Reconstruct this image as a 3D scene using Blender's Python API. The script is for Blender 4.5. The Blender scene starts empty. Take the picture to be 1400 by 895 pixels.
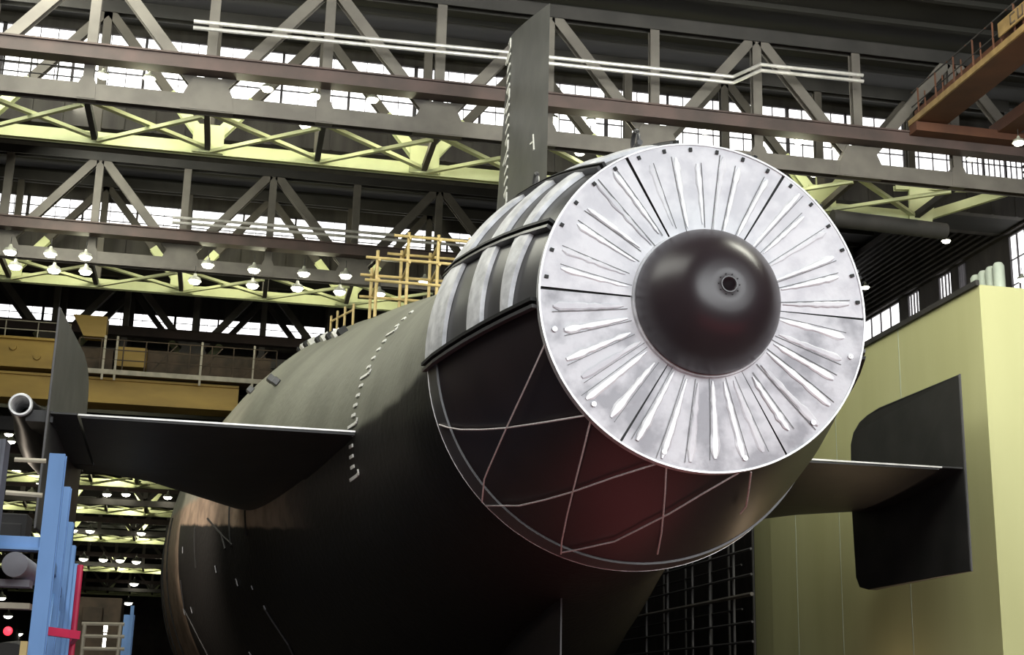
import bpy, bmesh, math, random
from mathutils import Vector as V, Matrix
random.seed(7)
SC = bpy.context.scene
COL = SC.collection
PI = math.pi

# ------------------------------------------------------------------ camera (surveyed from the photograph)
FPX, PITCH, ROLL, YAW = 1910.0, .265, .0252, .1912
CAM = V((0, 0, 1.7))
cp, sp, cy_, sy_, cr, sr = math.cos(PITCH), math.sin(PITCH), math.cos(YAW), math.sin(YAW), math.cos(ROLL), math.sin(ROLL)
FWD = V((sy_*cp, cy_*cp, sp)); RT = V((cy_, -sy_, 0)); UPV = RT.cross(FWD)
R0 = RT*cr + UPV*sr; R1 = -RT*sr + UPV*cr
def ray(px, py): return R0*(px-700) + R1*(447.5-py) + FWD*FPX
def onY(px, py, Y): d = ray(px, py); return CAM + d*(Y/d.y)
def onX(px, py, X): d = ray(px, py); return CAM + d*(X/d.x)
def onZ(px, py, Z): d = ray(px, py); return CAM + d*((Z-CAM.z)/d.z)
cd = bpy.data.cameras.new('camera'); cam = bpy.data.objects.new('camera', cd); COL.objects.link(cam)
cd.sensor_width = 36; cd.lens = 36*FPX/1400; cd.clip_end = 600
m3 = Matrix((R0, R1, -FWD)).transposed()
cam.matrix_world = Matrix.Translation(CAM) @ m3.to_4x4()
SC.camera = cam

# ------------------------------------------------------------------ materials
def mat(name, c1, c2=None, scale=2.0, rough=.6, metal=0.0, bump=0.0, stretch=(1,1,1), detail=6, coat=0, contrast=(.35,.65), bscale=None):
    m = bpy.data.materials.new(name); m.use_nodes = True
    nt = m.node_tree; b = nt.nodes['Principled BSDF']
    b.inputs['Roughness'].default_value = rough; b.inputs['Metallic'].default_value = metal
    b.inputs['Coat Weight'].default_value = coat
    if c2 is None: c2 = tuple(x*.8 for x in c1)
    tc = nt.nodes.new('ShaderNodeTexCoord'); mp = nt.nodes.new('ShaderNodeMapping'); mp.inputs['Scale'].default_value = stretch
    nz = nt.nodes.new('ShaderNodeTexNoise'); nz.inputs['Scale'].default_value = scale; nz.inputs['Detail'].default_value = detail
    cr_ = nt.nodes.new('ShaderNodeValToRGB')
    cr_.color_ramp.elements[0].position = contrast[0]; cr_.color_ramp.elements[1].position = contrast[1]
    cr_.color_ramp.elements[0].color = (*c2, 1); cr_.color_ramp.elements[1].color = (*c1, 1)
    L = nt.links
    L.new(tc.outputs['Object'], mp.inputs['Vector']); L.new(mp.outputs['Vector'], nz.inputs['Vector'])
    L.new(nz.outputs['Fac'], cr_.inputs['Fac']); L.new(cr_.outputs['Color'], b.inputs['Base Color'])
    if bump:
        src = nz
        if bscale:
            src = nt.nodes.new('ShaderNodeTexNoise'); src.inputs['Scale'].default_value = bscale; src.inputs['Detail'].default_value = 4
            L.new(mp.outputs['Vector'], src.inputs['Vector'])
        bp = nt.nodes.new('ShaderNodeBump'); bp.inputs['Strength'].default_value = bump; bp.inputs['Distance'].default_value = .05
        L.new(src.outputs['Fac'], bp.inputs['Height']); L.new(bp.outputs['Normal'], b.inputs['Normal'])
    return m
def emit(name, col, s):
    m = bpy.data.materials.new(name); m.use_nodes = True; b = m.node_tree.nodes['Principled BSDF']
    b.inputs['Base Color'].default_value = (*col, 1); b.inputs['Emission Color'].default_value = (*col, 1); b.inputs['Emission Strength'].default_value = s
    b.inputs['Roughness'].default_value = .4
    return m
M = {}
M['hull'] = mat('hull_rubber_coating', (.225,.225,.185), (.17,.17,.14), .5, .55, bump=.25, bscale=9)
M['hull_black'] = mat('hull_black_tone', (.02,.019,.018), (.011,.011,.011), .6, .5, bump=.2, bscale=6)
M['hull_brown'] = mat('hull_brown_tone', (.34,.235,.165), (.2,.14,.1), 1.2, .6, bump=.5, bscale=3)
M['fin'] = mat('fin_coating', (.075,.074,.07), (.05,.05,.048), 1.5, .5, bump=.1)
M['fin_black'] = mat('fin_black_coating', (.022,.021,.021), (.013,.013,.013), 1.5, .45, bump=.08)
M['duct_black'] = mat('duct_black_gloss', (.028,.020,.022), (.02,.015,.017), .8, .42, bump=.05)
M['duct_grey'] = mat('duct_satin_grey', (.085,.083,.085), (.06,.058,.06), .8, .32, bump=.05)
M['hub'] = mat('hub_gloss_black', (.034,.024,.027), (.029,.020,.023), 1.5, .34, bump=.03)
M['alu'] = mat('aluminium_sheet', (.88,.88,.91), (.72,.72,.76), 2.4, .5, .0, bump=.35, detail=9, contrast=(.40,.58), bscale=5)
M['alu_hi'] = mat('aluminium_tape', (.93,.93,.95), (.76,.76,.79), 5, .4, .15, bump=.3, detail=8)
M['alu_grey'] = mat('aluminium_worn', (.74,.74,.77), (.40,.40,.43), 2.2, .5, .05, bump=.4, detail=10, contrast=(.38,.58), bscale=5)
M['white_strip'] = mat('white_sheet_strip', (.82,.82,.84), (.5,.5,.52), 3.5, .45, .1, bump=.4, detail=9)
M['black'] = mat('black_gap', (.012,.012,.012), (.008,.008,.008), 2, .6)
M['bolt_white'] = mat('bolt_zinc', (.85,.85,.86), (.6,.6,.6), 8, .35, .4)
M['rope'] = mat('rope_white', (.8,.76,.74), (.6,.56,.54), 30, .8)
M['mark'] = mat('mark_white_paint', (.85,.84,.8), (.7,.69,.65), 20, .6)
M['steel_front'] = mat('truss_grey_shaded', (.14,.128,.112), (.10,.09,.08), 1.3, .7, bump=.1)  # weaker light on the front leaf put into the colour, darker than the rear
M['steel_rear'] = mat('truss_brown_grey', (.075,.066,.055), (.05,.044,.037), 1.3, .7)
M['steel_brown'] = mat('girder_brown', (.085,.055,.05), (.05,.036,.033), 1.0, .7, bump=.1)
M['pale'] = mat('truss_pale_green_paint', (.62,.66,.38), (.50,.53,.29), .9, .65)
M['dark'] = mat('dark_steel', (.035,.032,.030), (.02,.019,.018), 1.0, .75)
M['roof'] = mat('roof_dark_panels', (.020,.019,.016), (.010,.009,.008), .35, .85, bump=.3, stretch=(.4,2.5,1))
M['fascia'] = mat('fascia_panels', (.06,.055,.048), (.035,.03,.028), .7, .8, stretch=(4,1,.5))
M['wall'] = mat('wall_dark_cladding', (.05,.042,.04), (.028,.024,.023), .6, .85, stretch=(1,3,1))
M['floor'] = mat('floor_concrete', (.10,.085,.075), (.05,.045,.04), .5, .8, bump=.2)
M['window'] = emit('window_daylight', (1,.995,1), 2.2)
M['mullion'] = mat('mullion_dark', (.06,.055,.06), (.04,.035,.04), 2, .7)
M['lamp'] = emit('lamp_glow', (1,.98,.84), 9)
M['lamp_red'] = emit('lamp_red_glow', (1,.03,.05), 3)
M['shade'] = mat('lamp_shade_metal', (.45,.46,.38), (.3,.3,.26), 4, .5, .3)
M['pipe'] = mat('pipe_bright', (.72,.7,.68), (.5,.49,.47), 3, .35, .5)
M['yellow'] = mat('crane_yellow', (.50,.33,.07), (.36,.23,.05), .8, .6, bump=.1, stretch=(.4,1,1.5))
M['rust'] = mat('crane_brown_dirt', (.12,.085,.055), (.06,.045,.03), 1.5, .8)
M['scaf'] = mat('scaffold_yellow', (.72,.55,.25), (.5,.38,.15), 3, .55)
M['orange'] = mat('crane_orange', (.11,.042,.02), (.07,.026,.013), .9, .65, bump=.1)
M['sign'] = mat('sign_yellow', (.3,.2,.08), (.2,.13,.05), 3, .6)
M['box'] = mat('booth_yellow_green', (.52,.515,.27), (.46,.455,.225), .35, .6, stretch=(1,1.6,.25), detail=8)
M['blue'] = mat('rack_blue_paint', (.17,.34,.66), (.12,.26,.52), 2.0, .5, stretch=(1,1,.3))
M['red'] = mat('rack_red_paint', (.62,.03,.09), (.45,.02,.07), 2, .5)
M['beige'] = mat('rail_beige', (.55,.5,.38), (.4,.36,.27), 3, .6)
M['greyp'] = mat('panel_grey_blue', (.16,.17,.2), (.1,.105,.125), 1.5, .5)
M['drum'] = mat('drum_grey', (.34,.34,.36), (.27,.27,.29), 2, .6)
M['palegreen'] = mat('panel_pale_green', (.40,.45,.38), (.30,.34,.29), 1.2, .6)
M['plastic'] = mat('plastic_sheet', (.3,.3,.29), (.12,.12,.115), 3, .3, bump=1)

def hull_mat():
    m = bpy.data.materials.new('hull_coat_and_shade'); m.use_nodes = True; nt = m.node_tree; L = nt.links; b = nt.nodes['Principled BSDF']
    b.inputs['Roughness'].default_value = .55; b.inputs['Specular IOR Level'].default_value = .25
    g = nt.nodes.new('ShaderNodeNewGeometry'); sx = nt.nodes.new('ShaderNodeSeparateXYZ'); L.new(g.outputs['Position'], sx.inputs[0])
    def mth(op,a,b_=0.0,c=0.0):
        n = nt.nodes.new('ShaderNodeMath'); n.operation = op
        for i,v in enumerate((a,b_,c)):
            if isinstance(v,(int,float)): n.inputs[i].default_value = v
            else: L.new(v, n.inputs[i])
        return n.outputs[0]
    def noise(sc, d=6):
        n = nt.nodes.new('ShaderNodeTexNoise'); n.inputs['Scale'].default_value = sc; n.inputs['Detail'].default_value = d
        L.new(g.outputs['Position'], n.inputs['Vector']); return n.outputs['Fac']
    def ss(v,a,b_):
        n = nt.nodes.new('ShaderNodeMapRange'); n.interpolation_type = 'SMOOTHSTEP'; L.new(v, n.inputs['Value'])
        n.inputs['From Min'].default_value = a; n.inputs['From Max'].default_value = b_; return n.outputs['Result']
    def mix(f,a,b_):
        n = nt.nodes.new('ShaderNodeMix'); n.data_type = 'RGBA'; L.new(f, n.inputs['Factor'])
        for k,v in ((6,a),(7,b_)):
            if isinstance(v,tuple): n.inputs[k].default_value = (*v,1)
            else: L.new(v, n.inputs[k])
        return n.outputs[2]
    X,Y,Z = sx.outputs
    grey = mix(ss(noise(.5),.35,.65),(.17,.17,.14),(.225,.225,.185))
    brown = mix(ss(noise(1.6,9),.35,.65),(.19,.14,.105),(.31,.23,.17))
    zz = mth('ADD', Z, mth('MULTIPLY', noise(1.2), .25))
    up = ss(mth('SUBTRACT', zz, mth('MULTIPLY', mth('MAXIMUM', mth('SUBTRACT', Y, 34.0), 0.0), .06)), 7.3, 7.55)  # shade on the lower hull put into the colour: grey turns black
    band = ss(mth('SUBTRACT', zz, mth('MULTIPLY_ADD', Y, .114, 1.9)), 0, .12)  # sharp edge on the flank set by colour: brown above, black below
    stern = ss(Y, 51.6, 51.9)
    fwd = mth('MULTIPLY', mth('MAXIMUM', band, stern), ss(Y, 33.0, 37.0))  # brown fades to black aft: fall-off of the light put into the colour
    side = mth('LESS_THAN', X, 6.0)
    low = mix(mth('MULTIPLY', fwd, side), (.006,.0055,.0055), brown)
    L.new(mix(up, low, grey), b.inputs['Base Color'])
    bp = nt.nodes.new('ShaderNodeBump'); bp.inputs['Strength'].default_value = .3; bp.inputs['Distance'].default_value = .05
    L.new(noise(5,5), bp.inputs['Height']); L.new(bp.outputs['Normal'], b.inputs['Normal'])
    return m
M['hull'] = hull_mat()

# ------------------------------------------------------------------ mesh builder
class MB:
    def __init__(s): s.v = []; s.f = []; s.smooth = False
    def add(s, vs, fs):
        o = len(s.v); s.v += [tuple(x) for x in vs]; s.f += [tuple(i+o for i in f) for f in fs]; return s
    def hexa(s, a):       # 8 corners, bottom ring then top ring
        return s.add(a, [(0,3,2,1),(4,5,6,7),(0,1,5,4),(1,2,6,5),(2,3,7,6),(3,0,4,7)])
    def box(s, x0,x1,y0,y1,z0,z1):
        return s.hexa([(x0,y0,z0),(x1,y0,z0),(x1,y1,z0),(x0,y1,z0),(x0,y0,z1),(x1,y0,z1),(x1,y1,z1),(x0,y1,z1)])
    def bar(s, p, q, w, h, up=V((0,0,1))):
        p = V(p); q = V(q); a = (q-p).normalized()
        n = up - a*up.dot(a)
        if n.length < 1e-4: n = V((0,1,0)) - a*a.y
        n.normalize(); u = a.cross(n)
        c = [(-w/2,-h/2),(w/2,-h/2),(w/2,h/2),(-w/2,h/2)]
        return s.hexa([p+u*x+n*y for x,y in c] + [q+u*x+n*y for x,y in c])
    def hbeam(s, p, q, w, d, t=.03):   # flanges face +-Y
        p = V(p); q = V(q); n = V((0,1,0))
        for k in (-1,1): s.bar(p+n*k*d/2, q+n*k*d/2, w, t, n)
        return s.bar(p, q, t, d-t, n)
    def tube(s, pts, r, n=8, cap=True):
        pts = [V(p) for p in pts]; rings = []
        for i,p in enumerate(pts):
            a = (pts[min(i+1,len(pts)-1)]-pts[max(i-1,0)]).normalized()
            ref = V((0,0,1)) if abs(a.z) < .9 else V((0,1,0))
            u = a.cross(ref).normalized(); w = a.cross(u)
            rr = r[i] if isinstance(r,(list,tuple)) else r
            rings.append([p+u*rr*math.cos(2*PI*k/n)+w*rr*math.sin(2*PI*k/n) for k in range(n)])
        o = len(s.v); s.v += [tuple(x) for rg in rings for x in rg]
        for i in range(len(rings)-1):
            for k in range(n):
                s.f.append((o+i*n+k, o+i*n+(k+1)%n, o+(i+1)*n+(k+1)%n, o+(i+1)*n+k))
        if cap: s.f.append(tuple(o+k for k in range(n))[::-1]); s.f.append(tuple(o+(len(rings)-1)*n+k for k in range(n)))
        return s
    def rev(s, prof, cx, cz, a0=0, a1=360, n=96, close=False):   # prof: (Y, R) about an axis parallel to Y
        full = abs(a1-a0) >= 359.9; m = n if full else n+1; o = len(s.v); k = len(prof)
        for i in range(m):
            a = math.radians(a0+(a1-a0)*i/n)
            for (Y,R) in prof: s.v.append((cx+R*math.cos(a), Y, cz+R*math.sin(a)))
        for i in range(n):
            j = (i+1) % m if full else i+1
            for q in range(k if close else k-1):
                q2 = (q+1) % k
                s.f.append((o+i*k+q, o+j*k+q, o+j*k+q2, o+i*k+q2))
        if not full and close:
            s.f.append(tuple(o+q for q in range(k))); s.f.append(tuple(o+n*k+q for q in range(k))[::-1])
        return s
    def prism(s, poly, vec):    # planar polygon extruded
        n = len(poly); poly = [V(p) for p in poly]; vec = V(vec)
        return s.add(poly+[p+vec for p in poly], [tuple(range(n))[::-1], tuple(range(n,2*n))] + [(i,(i+1)%n,(i+1)%n+n,i+n) for i in range(n)])
    def build(s, name, material, parent=None, smooth=False, bevel=0, loc=None):
        me = bpy.data.meshes.new(name)
        off = V(loc) if loc is not None else V((0,0,0))
        me.from_pydata([tuple(V(v)-off) for v in s.v], [], s.f); me.update()
        bm = bmesh.new(); bm.from_mesh(me); bmesh.ops.recalc_face_normals(bm, faces=bm.faces); bm.to_mesh(me); bm.free()
        o = bpy.data.objects.new(name, me); COL.objects.link(o)
        for mm in (material if isinstance(material,(list,tuple)) else [material]): me.materials.append(mm)
        o.location = off
        if smooth:
            for p in me.polygons: p.use_smooth = True
            me.set_sharp_from_angle(angle=math.radians(38))
        if bevel:
            b = o.modifiers.new('bevel', 'BEVEL'); b.width = bevel; b.segments = 2; b.limit_method = 'ANGLE'
        if parent is not None:
            o.parent = parent
            o.location = off - parent_world(parent)
        return o
def parent_world(p):
    w = V(p.location)
    while p.parent is not None: p = p.parent; w = w + V(p.location)
    return w
def tag(o, label=None, cat=None, group=None, kind=None):
    if label: o['label'] = label
    if cat: o['category'] = cat
    if group: o['group'] = group
    if kind: o['kind'] = kind
    return o
def thing(name, label, cat, loc=(0,0,0), group=None):
    o = bpy.data.objects.new(name, None); COL.objects.link(o); o.location = loc; o.empty_display_size = .3
    return tag(o, label, cat, group)
def struct(o): o['kind'] = 'structure'; return o
ORD = ['first','second','third','fourth','fifth','sixth','seventh','eighth','ninth','tenth','eleventh','twelfth','thirteenth','fourteenth','fifteenth','sixteenth','seventeenth','eighteenth','nineteenth','twentieth']

FLOOR = -2.6
AX, AZ = 6.26, 7.25          # submarine axis
def interp(P, Y):
    if Y <= P[0][0]: return P[0][1]
    for (a,b),(c,d) in zip(P, P[1:]):
        if Y <= c: return b+(d-b)*(Y-a)/(c-a)
    return P[-1][1]

# ------------------------------------------------------------------ the hall
struct(MB().box(-34,30,-34,262,FLOOR-.4,FLOOR).build('floor', M['floor']))
struct(MB().box(-34.5,-34,-34,262,FLOOR,21.5).build('wall_left', M['wall']))
struct(MB().box(-34,26,262,262.5,FLOOR,21.5).build('wall_back', M['wall']))
# right wall with window band: pieces between openings
WX = 26.0
wy = []
for a,b in ((1180,1232),(1243,1259),(1285,1303),(1312,1323),(1381,1425)):
    ya = onX(b, 470-(b-1200)*.6, WX).y; yb = onX(a, 470-(a-1200)*.6, WX).y
    wy.append((ya, yb))
wy.sort()
wb = MB(); wb.box(WX,WX+.4,-34,262,FLOOR,13.6); wb.box(WX,WX+.4,-34,262,18.15,21.5)
prev = -34
for ya,yb in wy: wb.box(WX,WX+.4,prev,ya,13.6,18.15); prev = yb
wb.box(WX,WX+.4,prev,262,13.6,18.15)
for k in range(14): wb.box(WX-.18,WX,20,120,18.2+k*.22,18.26+k*.22)     # ribs of the cladding
struct(wb.build('wall_right', M['wall']))
wn = 0
def window(ax, a0, a1, c, z0, z1, nv, nh):
    """glazed opening on plane y=c (ax 'x') or x=c (ax 'y')"""
    global wn; wn += 1
    g = MB(); fr = MB()
    def bx(m, u0,u1,d0,d1,za,zb):
        if ax == 'x': m.box(u0,u1,c+d0,c+d1,za,zb)
        else: m.box(c+d0,c+d1,u0,u1,za,zb)
    bx(g, a0,a1,.06,.10,z0,z1)
    for i in range(nv+1):
        u = a0+(a1-a0)*i/nv; w = .06 if i in (0,nv) else (.04 if i%4==0 else .009)
        bx(fr, max(a0,u-w), min(a1,u+w), -.02,.12, z0,z1)
    for i in range(nh+1):
        z = z0+(z1-z0)*i/nh; w = .04 if i in (0,nh) else .011
        bx(fr, a0,a1,-.02,.12, max(z0,z-w), min(z1,z+w))
    f = struct(fr.build('window_%d' % wn, M['mullion']))
    g.build('pane', M['window'], f)
for ya,yb in wy: window('y', ya, yb, WX, 13.6, 18.15, 4, 5)
# monitor roofs
RZ = 21.8
WZ = {41:(19.5,21.45),55:(19.65,20.85),69:(18.95,20.05)}
raised = [(-34,41),(43,55),(57,69),(71,262)]
rb = MB()
for a,b in raised: rb.box(-34,26.4,a,b,RZ,RZ+.3)
for a,b in ((41.3,42.7),(55.3,56.7),(69.3,70.7)): rb.box(-34,26.4,a,b,18.3,18.6)
for a,b in ((-34,41),(43,55),(57,69)):
    y = max(a,8)+.6
    while y < b: rb.box(-34,26,y,y+.16,RZ-.16,RZ); y += 1.55
for yy in (80,86,92,98,105,112,120,128,137,146,156,168,180,195,210,230): rb.box(-34,26,yy,yy+.5,RZ-.7,RZ)
struct(rb.build('ceiling', M['roof']))
fn = 0
for i,c in enumerate((41,55,69)):
    fb = MB(); fb.box(-34,26,c,c+.3,18.3,WZ[c][0]); fb.box(-34,26,c,c+.3,WZ[c][1],RZ)
    x = -34
    while x < 26: fb.box(x,x+.08,c-.05,c,18.3,WZ[c][0]-.05); x += .9
    struct(fb.build('trim_%d' % (i+1), M['fascia']))
    x = -14.3 - i*1.0
    while x < 24.5:
        window('x', x, min(x+6.3,26), c, WZ[c][0], WZ[c][1], 12, 3); x += 6.3
    nb = MB().box(-34,26,c+1.7,c+2.0,18.3,RZ); struct(nb.build('trim_%d' % (i+4), M['fascia']))

# ------------------------------------------------------------------ roof trusses
def truss(Y, x0, dx, k0, k1, label, depth=2.8, xend=None, full=True, lit=True):
    t = thing('roof_truss', label, 'roof truss', (x0, Y, 17.2), 'steel box trusses across the hall')
    zl, zb, zt = 17.22, 18.22, 21.2
    X = lambda k: x0+k*dx
    a, b = X(k0), X(k1) if xend is None else xend
    MB().hbeam((a,Y,zl),(b,Y,zl),.46,.3).build('bottom_chord', M['steel_front'], t)
    MB().hbeam((a,Y,zt),(b,Y,zt),.40,.3).build('top_chord', M['dark'], t)
    g = MB().hbeam((a,Y-.36,zb),(b,Y-.36,zb),.34,.34); g.box(a,b,Y-.6,Y-.12,zb+.17,zb+.22); g.box(a,b,Y-.6,Y-.12,zb-.22,zb-.17)
    g.build('walkway_girder', M['steel_brown'], t)
    if full:
        for k in range(k0, k1+1):
            MB().hbeam((X(k),Y,zl+.2),(X(k),Y,zt-.2),.27,.22).build('vertical', M['steel_front'], t)
            w = .70 if k % 2 == 0 else .24
            gp = [(X(k)-w,Y-.18,zl-.2),(X(k)+w,Y-.18,zl-.2),(X(k)+w*.92,Y-.18,zl+.25),(X(k)+w*.6,Y-.18,zl+.25+.7*w),(X(k)-w*.6,Y-.18,zl+.25+.7*w),(X(k)-w*.92,Y-.18,zl+.25)]
            MB().prism(gp, (0,.36,0)).build('gusset', M['steel_front'], t)
            if k % 2 == 0:
                for s in (-1,1):
                    if k0 <= k+s <= k1:
                        MB().hbeam((X(k)+s*.15,Y,zl+.3),(X(k+s)-s*.15,Y,zt-.15),.31,.22).build('diagonal', M['steel_front'], t)
        # rear leaf
        Z = Y+depth; zr = 17.06
        re = b if xend is None else xend-3.3
        MB().hbeam((a,Z,zr),(re,Z,zr),.36,.2).build('rear_bottom_chord', M['pale'], t)
        MB().hbeam((a,Z,zt),(b,Z,zt),.40,.3).build('rear_top_chord', M['dark'], t)
        for k in range(k0, k1+1):
            if X(k) > re+.2: continue
            MB().hbeam((X(k),Z,zr+.2),(X(k),Z,zt-.2),.24,.2).build('rear_vertical', M['steel_rear'], t)
            MB().hbeam((X(k),Z,zr+.1),(X(k),Z,18.35),.2,.16).build('stub_post', M['pale'], t)
            MB().bar((X(k),Y+.16,zl-.1),(X(k),Z-.16,zr),.16,.2).build('cross_strut', M['dark'] if k%2 else M['steel_rear'], t)
            if k % 2 == 0:
                w = .34
                MB().prism([(X(k)-w-.1,Z-.2,zr-.16),(X(k)+w+.1,Z-.2,zr-.16),(X(k)+w*1.3,Z-.2,zr+.7),(X(k)-w*1.3,Z-.2,zr+.7)],(0,.06,0)).build('rear_gusset', M['pale'], t)
                for s in (-1,1):
                    if k0 <= k+s <= k1:
                        p = V((X(k)+s*.1,Z,zr+.25)); q = V((X(k+s),Z,zt-.1)); m_ = p.lerp(q,.36)
                        MB().hbeam(p, m_, .3,.24).build('rear_diagonal_foot', M['pale'], t)  # same diagonal, pale foot and dark top: lamplight put into the colour
                        MB().hbeam(m_, q, .26,.2).build('rear_diagonal', M['steel_rear'], t)
            if k < k1 and X(k+1) <= re+.2:
                MB().bar((X(k)+.1,Y+.2,zl-.12),(X(k+1)-.1,Z-.2,zr),.16,.10).build('plan_brace', M['pale'], t)
                MB().bar((X(k+1)-.1,Y+.2,zl-.24),(X(k)+.1,Z-.2,zr-.12),.12,.10).build('plan_brace', M['pale'], t)
        if xend is not None:
            MB().hbeam((re,Z,zr),(xend-.2,Z-.1,18.25),.28,.24).build('end_brace', M['pale'], t)
            MB().hbeam((re-.9,Z-.1,zr+.9),(xend-.4,Z-.3,18.2),.16,.16).build('end_brace', M['pale'], t)
            MB().prism([(re-.5,Z-.25,zr-.2),(re+.25,Z-.25,zr-.25),(re+.45,Z-.25,zr+.85),(re-.45,Z-.25,zr+.95)],(0,.08,0)).build('end_gusset', M['pale'], t)
    return t
truss(36, -1.6, 3.15, -3, 8, 'nearest steel truss with pale green rear chord, passing behind the tall upper rudder', xend=24.0)
truss(51, -2.75, 3.2, -4, 8, 'second steel truss, just above the yellow scaffold and hull crown')
truss(66, -2.6, 3.2, -4, 8, 'third truss, dark against the low window strip above the yellow crane')
def far_truss(Y, x0, label):
    t = thing('roof_truss', label, 'roof truss', (x0, Y, 17.2), 'steel box trusses across the hall')
    MB().hbeam((-33,Y,17.4),(25.5,Y,17.4),.5,.4).build('bottom_chord', M['steel_front'], t)
    MB().hbeam((-33,Y,18.6),(25.5,Y,18.6),.5,.4).build('walkway_girder', M['steel_brown'], t)
    MB().hbeam((-33,Y+3,17.0),(25.5,Y+3,17.0),.55,.3).build('rear_bottom_chord', M['pale'], t)
    for k in range(-9, 8):
        x = x0+k*3.3
        MB().bar((x,Y+.3,17.35),(x,Y+2.8,17.05),.22,.22).build('cross_strut', M['steel_rear'], t)
        MB().hbeam((x,Y,17.4),(x,Y,21),.35,.3).build('vertical', M['steel_front'], t)
        if k % 2 == 0:
            for s in (-1,1):
                MB().hbeam((x,Y+3,17.2),(x+s*1.0,Y+3,18.8),.42,.3).build('rear_diagonal_foot', M['pale'], t)
                MB().hbeam((x,Y,17.5),(x+s*3.3,Y,21.1),.35,.3).build('diagonal', M['steel_rear'], t)
        MB().bar((x,Y+.3,17.3),(x+3.3,Y+2.8,17.0),.2,.12).build('plan_brace', M['pale'], t)
        MB().bar((x+3.3,Y+.3,17.15),(x,Y+2.8,16.85),.2,.12).build('plan_brace', M['pale'], t)
for Y, x0, w in ((104,-14,'far truss mostly hidden by the left stabilizer, nearest of the far ones'),(121,-14.2,'far pale green truss seen directly under the left stabilizer'),
              (144,-16.5,'far pale green truss lower than the one under the stabilizer'),(180,-20.8,'small distant truss with three lamps in a row'),(222,-25,'most distant truss near the end of the hall')):
    far_truss(Y, x0, w)

# ------------------------------------------------------------------ lamps
def point(loc, e, col=(1,.97,.78), r=.25):
    l = bpy.data.lights.new('lamp_or_fill_light','POINT'); l.energy = e; l.color = col; l.shadow_soft_size = r
    o = bpy.data.objects.new('lamp_or_fill_light', l); COL.objects.link(o); o.location = loc; return o
shade_m = MB().rev([(0,.06),(.12,.09),(.2,.24),(.34,.29)],0,0,n=20)
def to_z(mb, s=1.0):     # axis Y -> -Z
    mb.v = [(x*s, z*s, -y*s) for x,y,z in mb.v]; return mb
to_z(shade_m)
hang_m = MB().tube([(0,0,.35),(0,0,-.05)],.02,6)
bulb_m = to_z(MB().rev([(.22,.0),(.24,.2),(.34,.25),(.44,.2),(.50,.0)],0,0,n=16))
lamp_src = {}
def lamp(p, s, label, group, energy=0, dy=0, dark=False):
    t = thing('high_bay_lamp', label, 'lamp', p, group)
    if not lamp_src:
        for nm, mb, mt in (('lamp_shade',shade_m,M['shade']),('hanger',hang_m,M['dark']),('bulb',bulb_m,M['lamp'])):
            me = bpy.data.meshes.new(nm); me.from_pydata(mb.v,[],mb.f); me.materials.append(mt)
            for q in me.polygons: q.use_smooth = True
            lamp_src[nm] = me
    for nm, me in lamp_src.items():
        o = bpy.data.objects.new(nm, me); COL.objects.link(o); o.parent = t
    t.scale = (s,s,s)
    if energy: point(V(p)+V((0,dy,-.55*s)), energy)
    return t
l1 = [(120,70),(215,100),(415,128),(510,130),(418,168),(582,138),(793,205),(756,160),(806,160),(960,178),(1058,228),(1092,190),(1145,200),(1113,236),(1328,215)]
l1 = [(142,100),(205,104),(288,110),(366,118),(431,128),(510,133),(418,168),(582,140),(756,160),(793,205),(808,163),(965,176),(1058,232),(1092,190),(1145,200),(1113,236),(1328,215)]
for i,(x,y) in enumerate(sorted(l1)):
    p = onY(x, y-6, 36.75)
    lamp(p, .62 if y<210 else .55, 'glowing lamp hung on the nearest truss, %s from the left' % ORD[i], 'lamps on the nearest truss')
l2 = [(15,340),(22,360),(70,343),(75,365),(118,347),(118,367),(285,358),(267,380),(348,365),(346,386),(416,370),(407,390),(473,373),(465,395),(519,398),(581,381)]
for i,(x,y) in enumerate(sorted(l2)):
    p = onY(x, y-6, 50.2)
    lamp(p, .85, 'glowing lamp on the second truss, %s from the left' % ORD[i], 'lamps on the second truss')
lf = [(173,670,120),(147,670,120),(230,674,120),(101,719,143),(124,720,143),(194,723,143),(115,758,178),(142,759,178),(165,760,178),(187,762,178),(184,792,220),(176,818,250),(13,588,100),(16,598,112),(23,638,110),(41,650,118),(55,653,118),(44,668,128),(3,811,178),(12,836,220),(26,860,250)]
for i,(x,y,Y) in enumerate(sorted(lf)):
    p = onY(x, y-2, Y)
    lamp(p, 1.35*Y/120, 'far lamp in the left distance, %s from the left' % (ORD[i] if i < 20 else 'rightmost'), 'lamps in the far left distance')

# ------------------------------------------------------------------ conduit pipes
def pl(pts, Y, dz=0): return [onY(x,y,Y)+V((0,0,dz)) for x,y in pts]
up = [(265,29),(690,71),(750,78),(1002,105),(1040,88),(1180,103)]
tag(MB().tube(pl(up,35.2),.055,8).build('conduit_pipe', M['pipe']),'upper of the two bright pipes crossing in front of the nearest truss','pipe','bright pipes across the nearest truss')
tag(MB().tube(pl(up,35.2,-.19),.055,8).build('conduit_pipe', M['pipe']),'lower of the two bright pipes crossing in front of the nearest truss','pipe','bright pipes across the nearest truss')
up2 = [(236,297),(690,333)]
tag(MB().tube(pl(up2,50.2),.06,8).build('conduit_pipe', M['pipe']),'upper grey pipe in front of the second truss above the scaffold','pipe','grey pipes across the second truss')
tag(MB().tube(pl(up2,50.2,-.2),.06,8).build('conduit_pipe', M['pipe']),'lower grey pipe in front of the second truss above the scaffold','pipe','grey pipes across the second truss')

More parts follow.
